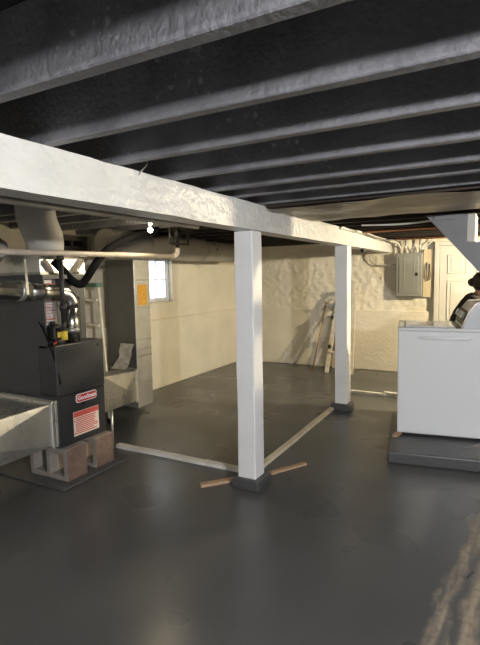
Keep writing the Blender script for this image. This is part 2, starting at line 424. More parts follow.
# ------------------------------------------------------------------ main beam and posts
BX0, BX1, BZ0, BZ1 = -1.58, -1.44, 1.80, 1.975
bm_ = MB(); n = 130; vs = []
prof = []
def rect_prof(m):
    pts = []
    for a, c in (((BX1, BZ1), (BX1, BZ0)), ((BX1, BZ0), (BX0, BZ0)), ((BX0, BZ0), (BX0, BZ1)), ((BX0, BZ1), (BX1, BZ1))):
        for i in range(m): t = i / m; pts.append((a[0] + (c[0] - a[0]) * t, a[1] + (c[1] - a[1]) * t))
    return pts
prof = rect_prof(5); k = len(prof)
for i in range(n + 1):
    y = YR + 0.02 + (YB - 0.01 - YR - 0.02) * i / n
    for (x, z) in prof:
        d = 0.0045 * noise.noise(Vector((x * 8, y * 2.5, z * 8))) + 0.003 * noise.noise(Vector((x * 20, y * 9, z * 22)))
        sx = 1 if x > -1.5 else -1
        zz = z + (d if z > BZ0 + 0.02 else d * 0.6)
        if z > BZ1 - 0.001: zz = BZ1 - abs(d) * 1.2
        vs.append((x + d * sx, y, zz))
fs = [[i * k + j, i * k + (j + 1) % k, (i + 1) * k + (j + 1) % k, (i + 1) * k + j] for i in range(n) for j in range(k)]
fs += [list(range(k)), [n * k + j for j in range(k)][::-1]]
bm_.add(vs, fs, False)
solo(bm_, 'support_beam', 'white_paint', 'long white painted timber beam carrying the dark ceiling joists', 'beam')

def post(cx, cy, label, base_label, grp, s=0.07, bs=(0.105, 0.105), bh=0.075):
    r = thing('support_post', label, 'post', (cx, cy, 0), grp)
    m = MB(); n = 24; q = 8; vs = []
    sq = [(-s, -s), (0, -s), (s, -s), (s, 0), (s, s), (0, s), (-s, s), (-s, 0)]
    sq = [(-s + .006, -s), (s - .006, -s), (s, -s + .006), (s, s - .006), (s - .006, s), (-s + .006, s), (-s, s - .006), (-s, -s + .006)]
    for i in range(n + 1):
        z = bh + (BZ0 - 0.002 - bh) * i / n
        for j, (x, y) in enumerate(sq):
            d = 0.003 * noise.noise(Vector((x * 9 + cx, y * 9 + cy, z * 3)))
            vs.append((cx + x + d, cy + y + d, z))
    fs = [[i * q + j, i * q + (j + 1) % q, (i + 1) * q + (j + 1) % q, (i + 1) * q + j] for i in range(n) for j in range(q)]
    fs += [list(range(q)), [n * q + j for j in range(q)]]
    m.add(vs, fs); m.build('shaft', 'post_paint', r)
    o = MB().prism([(cx - bs[0], cy - bs[1], 0), (cx + bs[0], cy - bs[1], 0), (cx + bs[0], cy + bs[1], 0), (cx - bs[0], cy + bs[1], 0)], (0, 0, bh))
    o = MB().box((cx - bs[0], cy - bs[1], 0), (cx + bs[0], cy + bs[1], bh), 0.008).build('footing', 'pad_paint', r)
    o['label'] = base_label
    return r
post(-1.534, 2.945, 'nearer square white post standing between two wood slats', 'dark grey painted footing', 'posts under the beam')
post(-1.51, 5.13, 'farther square white post on a dark footing near the back wall', 'dark grey painted footing', 'posts under the beam')

# ------------------------------------------------------------------ furnace
FX, FY0, FY1, FB = -2.78, 2.33, 2.80, 0.262
fr = thing('furnace', 'dark grey upright gas furnace with red badge, standing on concrete blocks', 'furnace', (-3.14, 2.565, FB))
cb = MB().box((-3.5, FY0, FB), (FX - 0.021, FY1, 0.648), 0.004).box((-3.5, FY0, 0.646), (-2.952, FY1, 1.0))
cb.build('cabinet', 'furnace_steel', fr)
up = MB()
UX = -2.862
up.box((-3.5, FY0, 1.0), (UX, FY0 + 0.012, 1.53)); up.box((-3.5, FY1 - 0.012, 1.0), (-2.955, FY1, 1.53))
up.box((-3.5, FY0 + 0.012, 1.0), (-2.955, FY1 - 0.012, 1.53)); up.box((-2.955, FY0 + 0.012, 1.5), (UX, FY1 - 0.012, 1.53))
up.box((-2.955, FY0 + 0.012, 1.0), (UX, FY1 - 0.012, 1.015))
up.build('upper_cabinet', 'furnace_steel', fr)
bd = box((FX - 0.02, FY0 + 0.002, FB + 0.004), (FX, FY1 - 0.002, 0.642), 0.005).build('blower_door', 'furnace_door', fr)
md = box((-2.95, FY0, 0.652), (FX + 0.004, FY1, 1.02), 0.005).build('burner_door', 'furnace_door', fr)
for y, z in ((2.565, 0.70), (2.39, 0.98), (2.74, 0.98)):
    tube([(FX + 0.003, y, z), (FX + 0.010, y, z)], 0.010).build('screw', 'dark_metal', md)
tube([(FX - 0.002, 2.575, 0.548), (FX + 0.006, 2.575, 0.548)], 0.014).build('sight_glass', 'dark_metal', bd)
badge = MB()
bp_ = []
for (yc, zc, a0) in ((2.495 + .02, 0.583, 180), (2.705 - .02, 0.583, 270), (2.705 - .02, 0.612, 0), (2.495 + .02, 0.612, 90)):
    for k in range(5): a = R(a0 + 22.5 * k); bp_.append((FX + 0.0005, yc + 0.018 * math.cos(a), zc + 0.018 * math.sin(a)))
badge.prism(bp_, (0.006, 0, 0))
bo = badge.build('badge', 'white_ink', fr); bo['label'] = 'red badge with white lettering'
bi = []
for p in bp_: bi.append((FX + 0.006, 2.6 + (p[1] - 2.6) * 0.95, 0.5975 + (p[2] - 0.5975) * 0.84))
MB().prism(bi, (0.002, 0, 0)).build('badge_field', 'red_badge', bo)
def text_mesh(body, size, name, m, parent, M, depth=0.0008, bold=0.0):
    cu = bpy.data.curves.new('lettering', 'FONT'); cu.body = body; cu.size = size; cu.align_x = 'CENTER'; cu.align_y = 'CENTER'
    cu.extrude = depth; cu.offset = bold
    to = bpy.data.objects.new('tmp', cu); col.objects.link(to)
    dg = bpy.context.evaluated_depsgraph_get()
    me = bpy.data.meshes.new_from_object(to.evaluated_get(dg)); bpy.data.objects.remove(to)
    O = Vector((0, 0, 0)); p = parent
    while p is not None: O += p.location; p = p.parent
    me.transform(Matrix.Translation(-O) @ M); me.materials.clear(); me.materials.append(MATS[m]); me.name = name
    o = bpy.data.objects.new(name, me); col.objects.link(o); o.parent = parent
    return o
# text plane: local x -> +Y, local y -> +Z, normal -> +X
TX = lambda x, y, z: Matrix(((0, 0, 1, x), (1, 0, 0, y), (0, 1, 0, z), (0, 0, 0, 1)))
text_mesh('Goodman', 0.046, 'lettering', 'white_ink', bo, TX(FX + 0.0088, 2.6, 0.5985), bold=0.0012)
lb = box((FX, 2.465, 0.315), (FX + 0.0015, 2.72, 0.50)).build('warning_label', 'label_paper', fr); lb['label'] = 'red and cream printed warning label'
box((FX + 0.001, 2.468, 0.458), (FX + 0.0024, 2.717, 0.497)).build('label_header', 'print_red', lb)
ln = MB(); rnd = random.Random(3)
for i in range(9):
    z = 0.445 - i * 0.0142
    ln.box((FX + 0.001, 2.485, z - 0.0038), (FX + 0.0022, 2.705 - rnd.random() * 0.05, z + 0.0038))
for z in (0.43, 0.335): ln.box((FX + 0.001, 2.471, z - 0.008), (FX + 0.0024, 2.480, z + 0.008))
lo = ln.build('print_lines', 'print_red', lb); lo['kind'] = 'stuff'
# upper compartment fittings
l2 = box((-2.955, 2.395, 1.16), (-2.952, 2.515, 1.495)).build('wiring_label', 'white_label', fr)
ln = MB()
for i in range(14): ln.box((-2.9525, 2.41, 1.46 - i * 0.022), (-2.9508, 2.50 - (i % 3) * 0.02, 1.465 - i * 0.022 + (0.004 if i % 4 == 0 else 0)))
o = ln.build('print_lines', 'print_red', l2); o['kind'] = 'stuff'
gv = MB().box((-2.95, 2.355, 1.06), (-2.80, 2.46, 1.16), 0.01).tube([(-2.88, 2.41, 1.16), (-2.88, 2.41, 1.19)], 0.02).build('gas_valve', 'dark_metal', fr)
box((-2.80, 2.375, 1.075), (-2.786, 2.435, 1.14), 0.003).build('valve_tag', 'yellow_tag', gv)
MB().box((-2.955, 2.62, 1.02), (-2.90, 2.72, 1.36), 0.02).build('inducer_housing', 'dark_metal', fr)
tube(spline([(-2.94, 2.335, 1.2), (-2.86, 2.318, 1.12), (-2.80, 2.318, 1.0), (-2.785, 2.345, 0.86), (-2.773, 2.36, 0.74)]), 0.006, 8).build('wire', 'black_rubber', fr)
tube(spline([(-3.0, 2.48, 1.10), (-2.90, 2.44, 1.05), (-2.84, 2.40, 1.04), (-2.82, 2.36, 1.03)]), 0.006, 8).build('wire', 'print_red', fr)

# plenum above, bright crumpled sheet metal
pl = thing('supply_plenum', 'shiny sheet metal plenum box on top of the furnace', 'duct', (-3.23, 2.61, 1.535))
pm = MB(); pm.box((-3.5, 2.40, 1.535), (-2.97, 2.83, 1.68), 0.004); pm.build('box', 'galvanized', pl)
MB().box((-3.51, 2.39, 1.533), (-2.955, 2.84, 1.552)).build('flange', 'galvanized_dull', pl)
box((-3.51, 2.385, 1.672), (-2.95, 2.845, 1.690)).build('tape_band', 'insulation_silver', pl)
# offset boot rising from the plenum to the joists
tk = thing('takeoff_duct', 'fat grey wrapped duct bending from the plenum up into the joists', 'duct', (-3.05, 2.55, 1.69))
MB().tube(spline([(-3.12, 2.57, 1.693), (-3.118, 2.569, 1.71), (-3.06, 2.53, 1.745), (-2.97, 2.45, 1.80), (-2.94, 2.385, 1.89), (-2.93, 2.355, 1.98), (-2.93, 2.35, 2.165)], 6), 0.135, 24).build('bend', 'wrapped_duct', tk)
MB().tube([(-3.12, 2.57, 1.692), (-3.12, 2.57, 1.715)], 0.142, 24).build('collar', 'galvanized_dull', tk)
# second branch, partly out of frame
solo(MB().tube(spline([(-3.35, 2.33, 1.692), (-3.36, 2.2, 1.76), (-3.40, 1.95, 1.83), (-3.45, 1.6, 1.84), (-3.5, 0.9, 1.84)], 6), 0.115, 24), 'branch_duct', 'grey_duct_paint',
     'grey round duct running left beside the fat wrapped duct', 'duct')

# flue pipe
fl = thing('flue_pipe', 'galvanized round flue pipe crossing the furnace then turning down into it', 'pipe', (-2.83, 2.5, 1.02))
MB().tube([(-2.84, 1.2, 1.50), (-2.84, 2.18, 1.418)], 0.068, 24).build('pipe_section', 'flue_metal', fl)
MB().tube([(-2.84, 2.10, 1.426), (-2.84, 2.135, 1.423)], 0.0705, 24).build('crimp_band', 'galvanized_dull', fl)
MB().tube([(-2.84, 2.13, 1.422), (-2.84, 2.44, 1.396)], 0.060, 24).build('pipe_section', 'flue_metal', fl)
MB().tube([(-2.84, 2.43, 1.397)] + arc((-2.84, 2.45, 1.395), (-2.84, 2.545, 1.39), (-2.84, 2.55, 1.29), 6), 0.061, 24).build('elbow', 'flue_metal', fl)
MB().tube([(-2.84, 2.55, 1.30), (-2.84, 2.55, 1.022)], 0.055, 24).build('down_pipe', 'flue_metal', fl)
MB().tube([(-2.84, 2.55, 1.10), (-2.84, 2.55, 1.13)], 0.0575, 24).build('crimp_band', 'galvanized_dull', fl)
MB().bar((-2.768, 2.13, 1.40), (-2.768, 2.12, 1.635), 0.018, 0.002, up=(1, 0, 0)).build('hanger_strap', 'galvanized_dull', fl)

# return ducts either side at floor level
def crossbox(name_, mb_parent, quad, depth, mname):   # panel with a cross-broken (pyramidal) face
    q = [Vector(p) for p in quad]; c = sum(q, Vector()) / 4 + Vector(depth)
    m = MB().add(q + [c], [[0, 1, 4], [1, 2, 4], [2, 3, 4], [3, 0, 4]])
    return m.build(name_, mname, mb_parent)
rd = thing('return_duct', 'galvanized rectangular duct on the near side of the furnace base', 'duct', (-3.1, 1.8, 0.30))
box((-3.46, 1.0, 0.302), (-2.795, 2.275, 0.61), 0.003).build('duct_body', 'galvanized_dull', rd)
crossbox('cross_broken_panel', rd, [(-2.793, 1.02, 0.305), (-2.793, 2.27, 0.305), (-2.793, 2.27, 0.607), (-2.793, 1.02, 0.607)], (0.035, 0, 0), 'galvanized')
crossbox('cross_broken_panel', rd, [(-2.797, 1.02, 0.6115), (-2.797, 2.27, 0.6115), (-3.458, 2.27, 0.6115), (-3.458, 1.02, 0.6115)], (0, 0, 0.025), 'galvanized')
for y in (2.272, 2.302): box((-3.47, y, 0.288), (-2.775, y + 0.022, 0.628), 0.004).build('flange', 'galvanized', rd)

B0 = [(-2.80, 2.805), (-3.20, 2.805)]; B1 = [(-3.52, 4.02), (-3.90, 4.02)]
bt = thing('boot_duct', 'galvanized cross-broken duct between the furnace and the upright duct', 'duct', (-3.3, 3.4, 0.2))
q0, q1 = 0.41, 0.13; t0, t1 = 0.705, 0.47
mq = MB().add([(-2.80, 2.805, q0), (-3.02, 2.805, q0), (-3.73, 4.02, q1), (-3.52, 4.02, q1), (-2.80, 2.805, t0), (-3.02, 2.805, t0), (-3.73, 4.02, t1), (-3.52, 4.02, t1)],
              [[0, 1, 2, 3], [4, 5, 6, 7], [0, 3, 7, 4], [1, 2, 6, 5], [0, 1, 5, 4], [3, 2, 6, 7]])
mq.build('duct_body', 'galvanized_dull', bt)
crossbox('cross_broken_panel', bt, [(-2.797, 2.81, q0 + .003), (-3.515, 4.015, q1 + .003), (-3.515, 4.015, t1 - .003), (-2.797, 2.81, t0 - .003)], (0.032, 0.02, 0), 'galvanized')
MB().prism([(-3.54, 3.99, 0.12), (-3.50, 3.99, 0.12), (-3.50, 3.99, 0.49), (-3.54, 3.99, 0.49)], (0, 0.035, 0)).build('joint_strip', 'galvanized', bt)
MB().tube([(-2.98, 3.07, 0.0), (-2.98, 3.07, 0.36)], 0.012).build('support_leg', 'galvanized', bt)
# crumpled foil patch over the joint
fp = MB(); vs = []; nn = 12
for j in range(nn + 1):
    for i in range(nn + 1):
        s_ = i / nn; t_ = j / nn
        x = -3.70 + 0.185 * s_; y = 4.02 - 0.14 * (1 - t_) ** 2 - 0.014; z = 0.515 + 0.26 * t_
        d = 0.018 * noise.noise(Vector((x * 14, z * 12, 3)))
        vs.append((x + d, y + d * 1.2 - 0.012, z))
fp.add(vs, [[j * (nn + 1) + i, j * (nn + 1) + i + 1, (j + 1) * (nn + 1) + i + 1, (j + 1) * (nn + 1) + i] for j in range(nn) for i in range(nn)], True)
solo(fp, 'foil_patch', 'insulation_silver', 'crumpled silver foil taped over the foot of the upright duct', 'foil')

vd = thing('upright_duct', 'tall galvanized rectangular duct standing beside the bright window', 'duct', (-3.7, 4.15, 0))
z0 = 0.05
for za, zb in ((0.05, 0.32), (0.325, 0.62), (0.625, 0.80), (0.805, 1.16), (1.165, 1.47), (1.475, 1.69)):
    box((-3.91, 4.03, za), (-3.5, 4.285, zb), 0.003).build('duct_section', 'galvanized_dull', vd)
for za in (0.322, 0.62, 0.70, 0.802, 1.162, 1.472):
    box((-3.913, 4.0275, za - 0.006), (-3.495, 4.29, za + 0.006), 0.002).build('drive_cleat', 'galvanized_dull', vd)
box((-3.908, 4.0265, 0.50), (-3.503, 4.0305, 1.695)).build('shade_panel', 'duct_shade', vd)  # darker sheet puts the dim reflection of this duct face into the colour
tg = box((-3.4995, 4.085, 1.19), (-3.497, 4.235, 1.42)).build('notice_tag', 'orange_tag', vd); tg['label'] = 'orange-yellow paper notice'

# trunk duct along the left wall under the joists
tr = thing('trunk_duct', 'long round grey duct hung along the left wall above the window', 'duct', (-3.45, 4.5, 1.7))
segs = [(2.95, 4.0), (4.0, 5.25), (5.33, 5.78)]
TXC, TZ, TR = -3.50, 1.845, 0.148
MB().tube([(TXC, 3.62, TZ), (TXC, 5.35, TZ)], TR, 28).build('duct_section', 'grey_duct_paint', tr)
MB().tube([(TXC, 5.30, TZ - 0.01), (TXC, 5.38, TZ - 0.01), (TXC, 6.6, TZ - 0.005)], [TR - 0.01, TR - 0.012, TR - 0.012], 28).build('duct_section', 'grey_duct_paint', tr)
for y in (3.64, 4.5, 5.32): MB().tube([(TXC, y, TZ), (TXC, y + 0.04, TZ)], TR + 0.004, 28).build('joint_band', 'grey_duct_paint', tr)
MB().tube([(TXC, 6.55, TZ - 0.005), (TXC, 6.75, TZ + 0.02), (TXC, 6.80, TZ + 0.03)], [TR - 0.012, TR - 0.05, 0.02], 28).build('end_cap', 'grey_duct_paint', tr)
for y in (4.2, 5.55): MB().bar((TXC + TR + 0.004, y, TZ - 0.02), (TXC + TR - 0.02, y, 1.975), 0.02, 0.003, up=(1, 0, 0)).build('hanger_strap', 'galvanized', tr)

# concrete blocks under the furnace
def block(x0, y0, z0, lx, ly, h, label):
    r = thing('concrete_block', label, 'block', (x0 - lx / 2, y0 + ly / 2, z0), 'concrete blocks under the furnace')
    m = MB(); wl = 0.035
    # length along X, hollow cores open toward -Y
    x1 = x0 - lx; y1 = y0 + ly; z1 = z0 + h
    m.box((x1, y0, z0), (x0, y1, z0 + wl), 0.004); m.box((x1, y0, z1 - wl), (x0, y1, z1), 0.004)
    for xa in (x1, x1 + lx / 2 - wl / 2, x0 - wl): m.box((xa, y0, z0 + wl), (xa + wl, y1, z1 - wl))
    m.build('block_body', 'cinder_block', r)
    MB().box((x0, y0 + 0.002, z0 + 0.002), (x0 + 0.004, y1 - 0.002, z1 - 0.002), 0.0015).build('end_face', 'brown_block_face', r)
    return r
tag(box((-3.45, 2.24, 0), (-2.66, 2.92, 0.016), 0.007).build('furnace_pad', 'floor_paint'), 'low dark painted concrete pad under the furnace blocks', 'pad')
block(-2.735, 2.345, 0.016, 0.40, 0.19, 0.24, 'hollow concrete block under the furnace, the one nearer the left duct')
block(-2.735, 2.63, 0.016, 0.40, 0.19, 0.24, 'hollow concrete block under the furnace, the one by the white floor strip')

# pipes overhead
solo(tube([(-1.76, -0.5, 1.812), (-1.76, 2.67, 1.822)], 0.014, 12), 'conduit', 'pipe_grey', 'thin grey conduit hung just behind the white beam', 'pipe')
gp = thing('gas_pipe', 'beige gas pipe running level in front of the furnace, with an elbow at its end', 'pipe', (-2.70, 2.9, 1.66))
GX = -2.70
MB().tube([(GX, 0.6, 1.66), (GX, 3.70, 1.69)], 0.020, 14).build('pipe_run', 'pipe_beige', gp)
MB().tube(arc((GX, 3.66, 1.69), (GX, 3.74, 1.69), (GX, 3.74, 1.77), 6), 0.024, 14).build('elbow', 'pipe_beige', gp)
MB().tube([(GX, 3.74, 1.76), (GX, 3.74, 2.1)], 0.018, 12).build('riser', 'black_iron', gp)
MB().tube([(GX, 3.74, 1.86), (GX, 3.74, 1.95)], 0.030, 14).build('union_fitting', 'black_iron', gp)
MB().tube([(GX, 2.355, 1.66), (GX, 2.355, 1.63)], 0.026, 12).tube([(GX, 2.355, 1.64), (GX, 2.355, 1.20)], 0.017, 12).build('drop_pipe', 'black_iron', gp)
MB().tube([(GX, 2.355, 1.28), (GX, 2.355, 1.32)], 0.026, 12).build('union_fitting', 'black_iron', gp)
MB().tube([(GX, 2.355, 1.20), (GX, 2.355, 1.15), (GX - 0.11, 2.385, 1.13)], 0.017, 12).build('drip_tee', 'black_iron', gp)
MB().tube([(GX, 2.355, 1.13), (GX, 2.355, 1.07)], 0.022, 12).build('yellow_coupling', 'yellow_tag', gp)
solo(tube(spline([(-2.915, 2.48, 1.63), (-2.90, 2.54, 1.57), (-2.87, 2.60, 1.485), (-2.86, 2.68, 1.455), (-2.86, 2.74, 1.50), (-2.86, 2.85, 1.62), (-2.86, 2.98, 1.73), (-2.86, 3.16, 1.81), (-2.86, 3.36, 1.87), (-2.86, 3.65, 1.94)]), 0.031, 12),
     'refrigerant_hose', 'black_rubber', 'black insulated hose sagging in a V beside the plenum', 'hose')
solo(tube([(-2.62, 3.52, 1.94), (-2.62, 3.52, 1.80), (-2.62, 3.80, 1.80), (-2.62, 3.80, 1.97)], 0.012, 10), 'water_pipe', 'black_iron', 'dark bent pipe hanging near the end of the beige gas pipe', 'pipe')

# ------------------------------------------------------------------ ladders
def ladder(root_label, top, foot, w_dir, wt, wb, steps, tops, rail, railm='ladder_paint', topm='ladder_green', back=None):
    top = Vector(top); foot = Vector(foot); w_dir = Vector(w_dir).normalized()
    r = thing('stepladder', root_label, 'ladder', foot, 'stepladders')
    for s in (-1, 1):
        MB().bar(foot + w_dir * s * wb / 2, top + w_dir * s * wt / 2, rail[0], rail[1], up=w_dir).build('rail', railm, r)
        MB().box(foot + w_dir * s * wb / 2 - Vector((0.025, 0.025, 0)), foot + w_dir * s * wb / 2 + Vector((0.025, 0.025, 0.05)), 0.004).build('foot', 'black_rubber', r)
    for i in range(1, steps + 1):
        t = i / (steps + 0.6); c = foot.lerp(top, t); ww = wb + (wt - wb) * t
        MB().bar(c - w_dir * ww / 2, c + w_dir * ww / 2, 0.075, 0.022).build('step', railm, r)
    d = (top - foot); side = w_dir.cross(Vector((0, 0, 1))).normalized()
    MB().bar(top - w_dir * (wt / 2 + 0.03), top + w_dir * (wt / 2 + 0.03), tops[0], tops[1], bevel=0.006).build('top_cap', topm, r)
    if back:
        bk = Vector(back)
        for s in (-1, 1): MB().bar(bk + w_dir * s * wb / 2, top + w_dir * s * wt / 2 - Vector((0, 0, 0.03)), 0.02, 0.03, up=w_dir).build('rear_leg', railm, r)
    return r
ladder('pale wooden stepladder standing behind the furnace, partly hidden', (-3.73, 3.62, 1.43), (-3.735, 3.60, 0.0), (1, 0, 0), 0.20, 0.45, 5, (0.10, 0.04), (0.022, 0.032))

# leaning things on the back wall
solo(MB().tube([(-2.545, 7.00, 0.0), (-2.43, 7.36, 1.06)], 0.011, 10), 'wooden_stick', 'wood_stick', 'thin brown wooden stick leaning alone on the back wall', 'stick')
ld2 = thing('folded_stepladder', 'pale folded stepladder with grey tray leaning on the wall behind the farther post', 'ladder', (-2.20, 7.05, 0), 'stepladders')
for x0, x1_ in ((-2.30, -2.22), (-1.92, -1.98)):
    MB().bar((x0, 6.96, 0.0), (x1_, 7.33, 1.22), 0.03, 0.055, up=(1, 0, 0)).build('rail', 'ladder_paint', ld2)
    MB().bar((x0 - 0.005, 7.03, 0.0), (x1_ - 0.01, 7.37, 1.15), 0.02, 0.03, up=(1, 0, 0)).build('rear_leg', 'ladder_paint', ld2)
for t in (0.25, 0.5, 0.75):
    MB().bar((-2.30 + 0.08 * t, 6.96 + 0.37 * t, 1.22 * t), (-1.92 - 0.06 * t, 6.96 + 0.37 * t, 1.22 * t), 0.08, 0.02).build('step', 'ladder_paint', ld2)
for z, y in ((0.36, 7.035), (0.80, 7.165)):
    MB().box((-2.295, y - 0.02, z), (-2.262, y + 0.05, z + 0.06), 0.004).build('hinge_clip', 'dark_metal', ld2)
MB().box((-2.40, 7.24, 0.985), (-2.10, 7.36, 1.005), 0.005).box((-2.40, 7.24, 1.0), (-2.10, 7.25, 1.03)).box((-2.40, 7.35, 1.0), (-2.10, 7.36, 1.03)).build('tool_tray', 'ladder_tray', ld2)
MB().bar((-2.24, 7.34, 1.23), (-1.96, 7.34, 1.23), 0.09, 0.035, bevel=0.005).build('top_cap', 'ladder_paint', ld2)
solo(MB().box((-2.335, 7.33, 0.0), (-2.10, 7.40, 0.80), 0.004), 'leaning_board', 'wood_board', 'pale flat board standing against the back wall behind the folded stepladder', 'board')

# ------------------------------------------------------------------ floor strips
def strip(p, q, w, h, m, label, grp='layout strips lying on the floor', name='floor_strip', cat='strip', seed=0):
    p, q = Vector(p), Vector(q); d = (q - p).normalized(); x = d.cross(Vector((0, 0, 1)))
    mb = MB(); n = 20; vs = []
    for i in range(n + 1):
        t = i / n; c = p.lerp(q, t) + x * 0.006 * noise.noise(Vector((t * 4, seed, 0)))
        ww = w / 2 * (1 + 0.08 * noise.noise(Vector((t * 9, seed + 4, 0))))
        for (a, z) in ((-ww, 0.001), (-ww, h), (ww, h), (ww, 0.001)): vs.append(c + x * a + Vector((0, 0, z)))
    fs = [[i * 4 + j, i * 4 + (j + 1) % 4, (i + 1) * 4 + (j + 1) % 4, (i + 1) * 4 + j] for i in range(n) for j in range(4)] + [[0, 1, 2, 3], [n * 4 + j for j in (3, 2, 1, 0)]]
    mb.add(vs, fs)
    return solo(mb, name, m, label, cat, grp)
strip((-2.95, 3.10, 0), (-1.63, 3.11, 0), 0.055, 0.030, 'strip_white', 'white strip on the floor from the furnace blocks to the nearer post', seed=1)
strip((-1.60, 3.06, 0), (-1.60, 5.24, 0), 0.045, 0.030, 'strip_cream', 'cream strip on the floor running from the nearer to the farther post', seed=2)
strip((-1.62, 5.90, 0), (-1.20, 5.89, 0), 0.06, 0.030, 'strip_white', 'paint-spattered pale strip on the floor past the farther post', seed=3)
strip((-1.22, 5.93, 0.0), (-0.70, 5.85, 0.0), 0.07, 0.045, 'strip_white', 'thicker white strip on the floor ending behind the washer', seed=5)
strip((-1.845, 2.745, 0), (-1.64, 2.985, 0), 0.05, 0.02, 'wood_light', 'short bare wood slat left of the nearer post', 'wood slats at the nearer post', 'wood_offcut', 'wood slat', 6)
strip((-1.485, 3.165, 0), (-1.315, 3.455, 0), 0.040, 0.016, 'wood_light', 'short bare wood slat right of the nearer post', 'wood slats at the nearer post', 'wood_offcut', 'wood slat', 7)

# ------------------------------------------------------------------ washer on its pad
A = R(9.2); U = Vector((math.cos(A), math.sin(A), 0)); V = Vector((-math.sin(A), math.cos(A), 0))
WO = Vector((-0.757, 4.214, 0))
WM = Matrix(((U.x, V.x, 0, WO.x), (U.y, V.y, 0, WO.y), (0, 0, 1, 0), (0, 0, 0, 1)))
PH = 0.095
pd = MB().box((-0.06, -0.44, 0), (1.6, 0.70, PH), 0.012, WM, 2)
tag(pd.build('washer_pad', 'pad_paint'), 'raised dark painted concrete pad under the white washer', 'pad')
ws = thing('washing_machine', 'white top-loading washer seen from its side on the dark pad', 'washer', WM @ Vector((0.34, 0.34, PH)))
Wd, Wv, ZT = 0.70, 0.66, 1.035
MB().box((0, 0, PH + 0.02), (Wd, Wv, ZT - 0.03), 0.012, WM, 3).build('cabinet', 'appliance_white', ws)
MB().box((-0.006, -0.006, ZT - 0.028), (Wd + 0.004, Wv + 0.006, ZT), 0.010, WM, 3).build('top_panel', 'appliance_white', ws)
MB().box((0.06, 0.08, ZT), (0.45, Wv - 0.08, ZT + 0.008), 0.004, WM).build('lid', 'appliance_white', ws)
MB().tube([WM @ Vector((a_, 0.004, ZT - 0.085)) for a_ in (0.15, 0.19, 0.54, 0.58)], [0.004, 0.016, 0.016, 0.004], 16).build('side_rib', 'appliance_white', ws)
cons = MB().prism([WM @ Vector(p) for p in ((0.50, -0.004, ZT), (0.555, -0.004, ZT + 0.14), (0.605, -0.004, ZT + 0.205), (0.70, -0.004, ZT + 0.205), (0.70, -0.004, ZT))], V * (Wv + 0.008))
co = cons.build('console', 'console_grey', ws); co['label'] = 'grey sloped control console'
MB().prism([WM @ Vector(p) for p in ((0.505, 0.02, ZT + 0.02), (0.550, 0.02, ZT + 0.135), (0.545, 0.02, ZT + 0.137), (0.50, 0.02, ZT + 0.022))], V * (Wv - 0.04)).build('control_face', 'dark_metal', co)
ed = MB()
pr = [(0.494, ZT), (0.550, ZT + 0.143), (0.602, ZT + 0.212), (0.70, ZT + 0.212)]
for a_, c_ in zip(pr, pr[1:]):
    ed.bar(WM @ Vector((a_[0], -0.004, a_[1])), WM @ Vector((c_[0], -0.004, c_[1])), 0.016, 0.014, up=V)
ed.build('console_trim', 'chrome_trim', co)
for vv in (0.15, 0.35, 0.55):
    MB().tube([WM @ Vector((0.53, vv, ZT + 0.09)), WM @ Vector((0.50, vv, ZT + 0.105))], 0.03, 16).build('knob', 'appliance_white', co)
for (a, c) in ((0.05, 0.06), (Wd - 0.05, 0.06), (0.05, Wv - 0.06), (Wd - 0.05, Wv - 0.06)):
    MB().tube([WM @ Vector((a, c, PH + 0.001)), WM @ Vector((a, c, PH + 0.03))], 0.02, 12).build('foot', 'black_rubber', ws)
solo(MB().prism([WM @ Vector(p) for p in ((-0.035, -0.075, PH + 0.001), (0.005, -0.085, PH + 0.001), (0.05, 0.05, PH + 0.001), (0.008, 0.06, PH + 0.001))], (0, 0, 0.018)), 'wood_shim', 'wood_light', 'small tan wood shim at the near corner under the washer', 'shim')

# ------------------------------------------------------------------ stairs: closed grey side panel descending to the right
SY = 4.30
st = thing('staircase', 'grey painted closed stair side hanging from the ceiling above the washer', 'staircase', (0.6, SY + 0.4, 0))
sx = lambda z: -0.565 + (ZJ - 0.0 - z) * 0.86
MB().prism([(-0.565, SY, ZJ - 0.004), (-0.235, SY, ZJ - 0.004), (-0.235, SY, 1.735), (0.02, SY, 1.735), (0.02 + 1.45, SY, 0.02), (sx(0.02) - 0.0, SY, 0.02)], (0, 0.03, 0)).build('side_panel', 'stair_grey', st)
MB().box((-0.50, SY - 0.012, 1.925), (-0.245, SY - 0.0005, 1.968), 0.003).build('cleat', 'stair_grey', st)
eb = MB().box((-0.250, SY - 0.006, 1.74), (-0.19, SY + 0.40, 1.968), 0.003).build('white_end_board', 'door_white', st)
MB().prism([(sx(1.55), SY + 0.62, 1.55), (sx(1.55) + 0.26, SY + 0.62, 1.55), (1.45, SY + 0.62, 0.02), (sx(0.02), SY + 0.62, 0.02)], (0, 0.03, 0)).build('side_panel', 'stair_grey', st)
for k in range(8):
    z = 1.62 - k * 0.2; x = sx(z) + 0.10
    MB().box((x, SY + 0.032, z - 0.03), (x + 0.26, SY + 0.618, z), 0.004).build('tread', 'stair_tread', st)

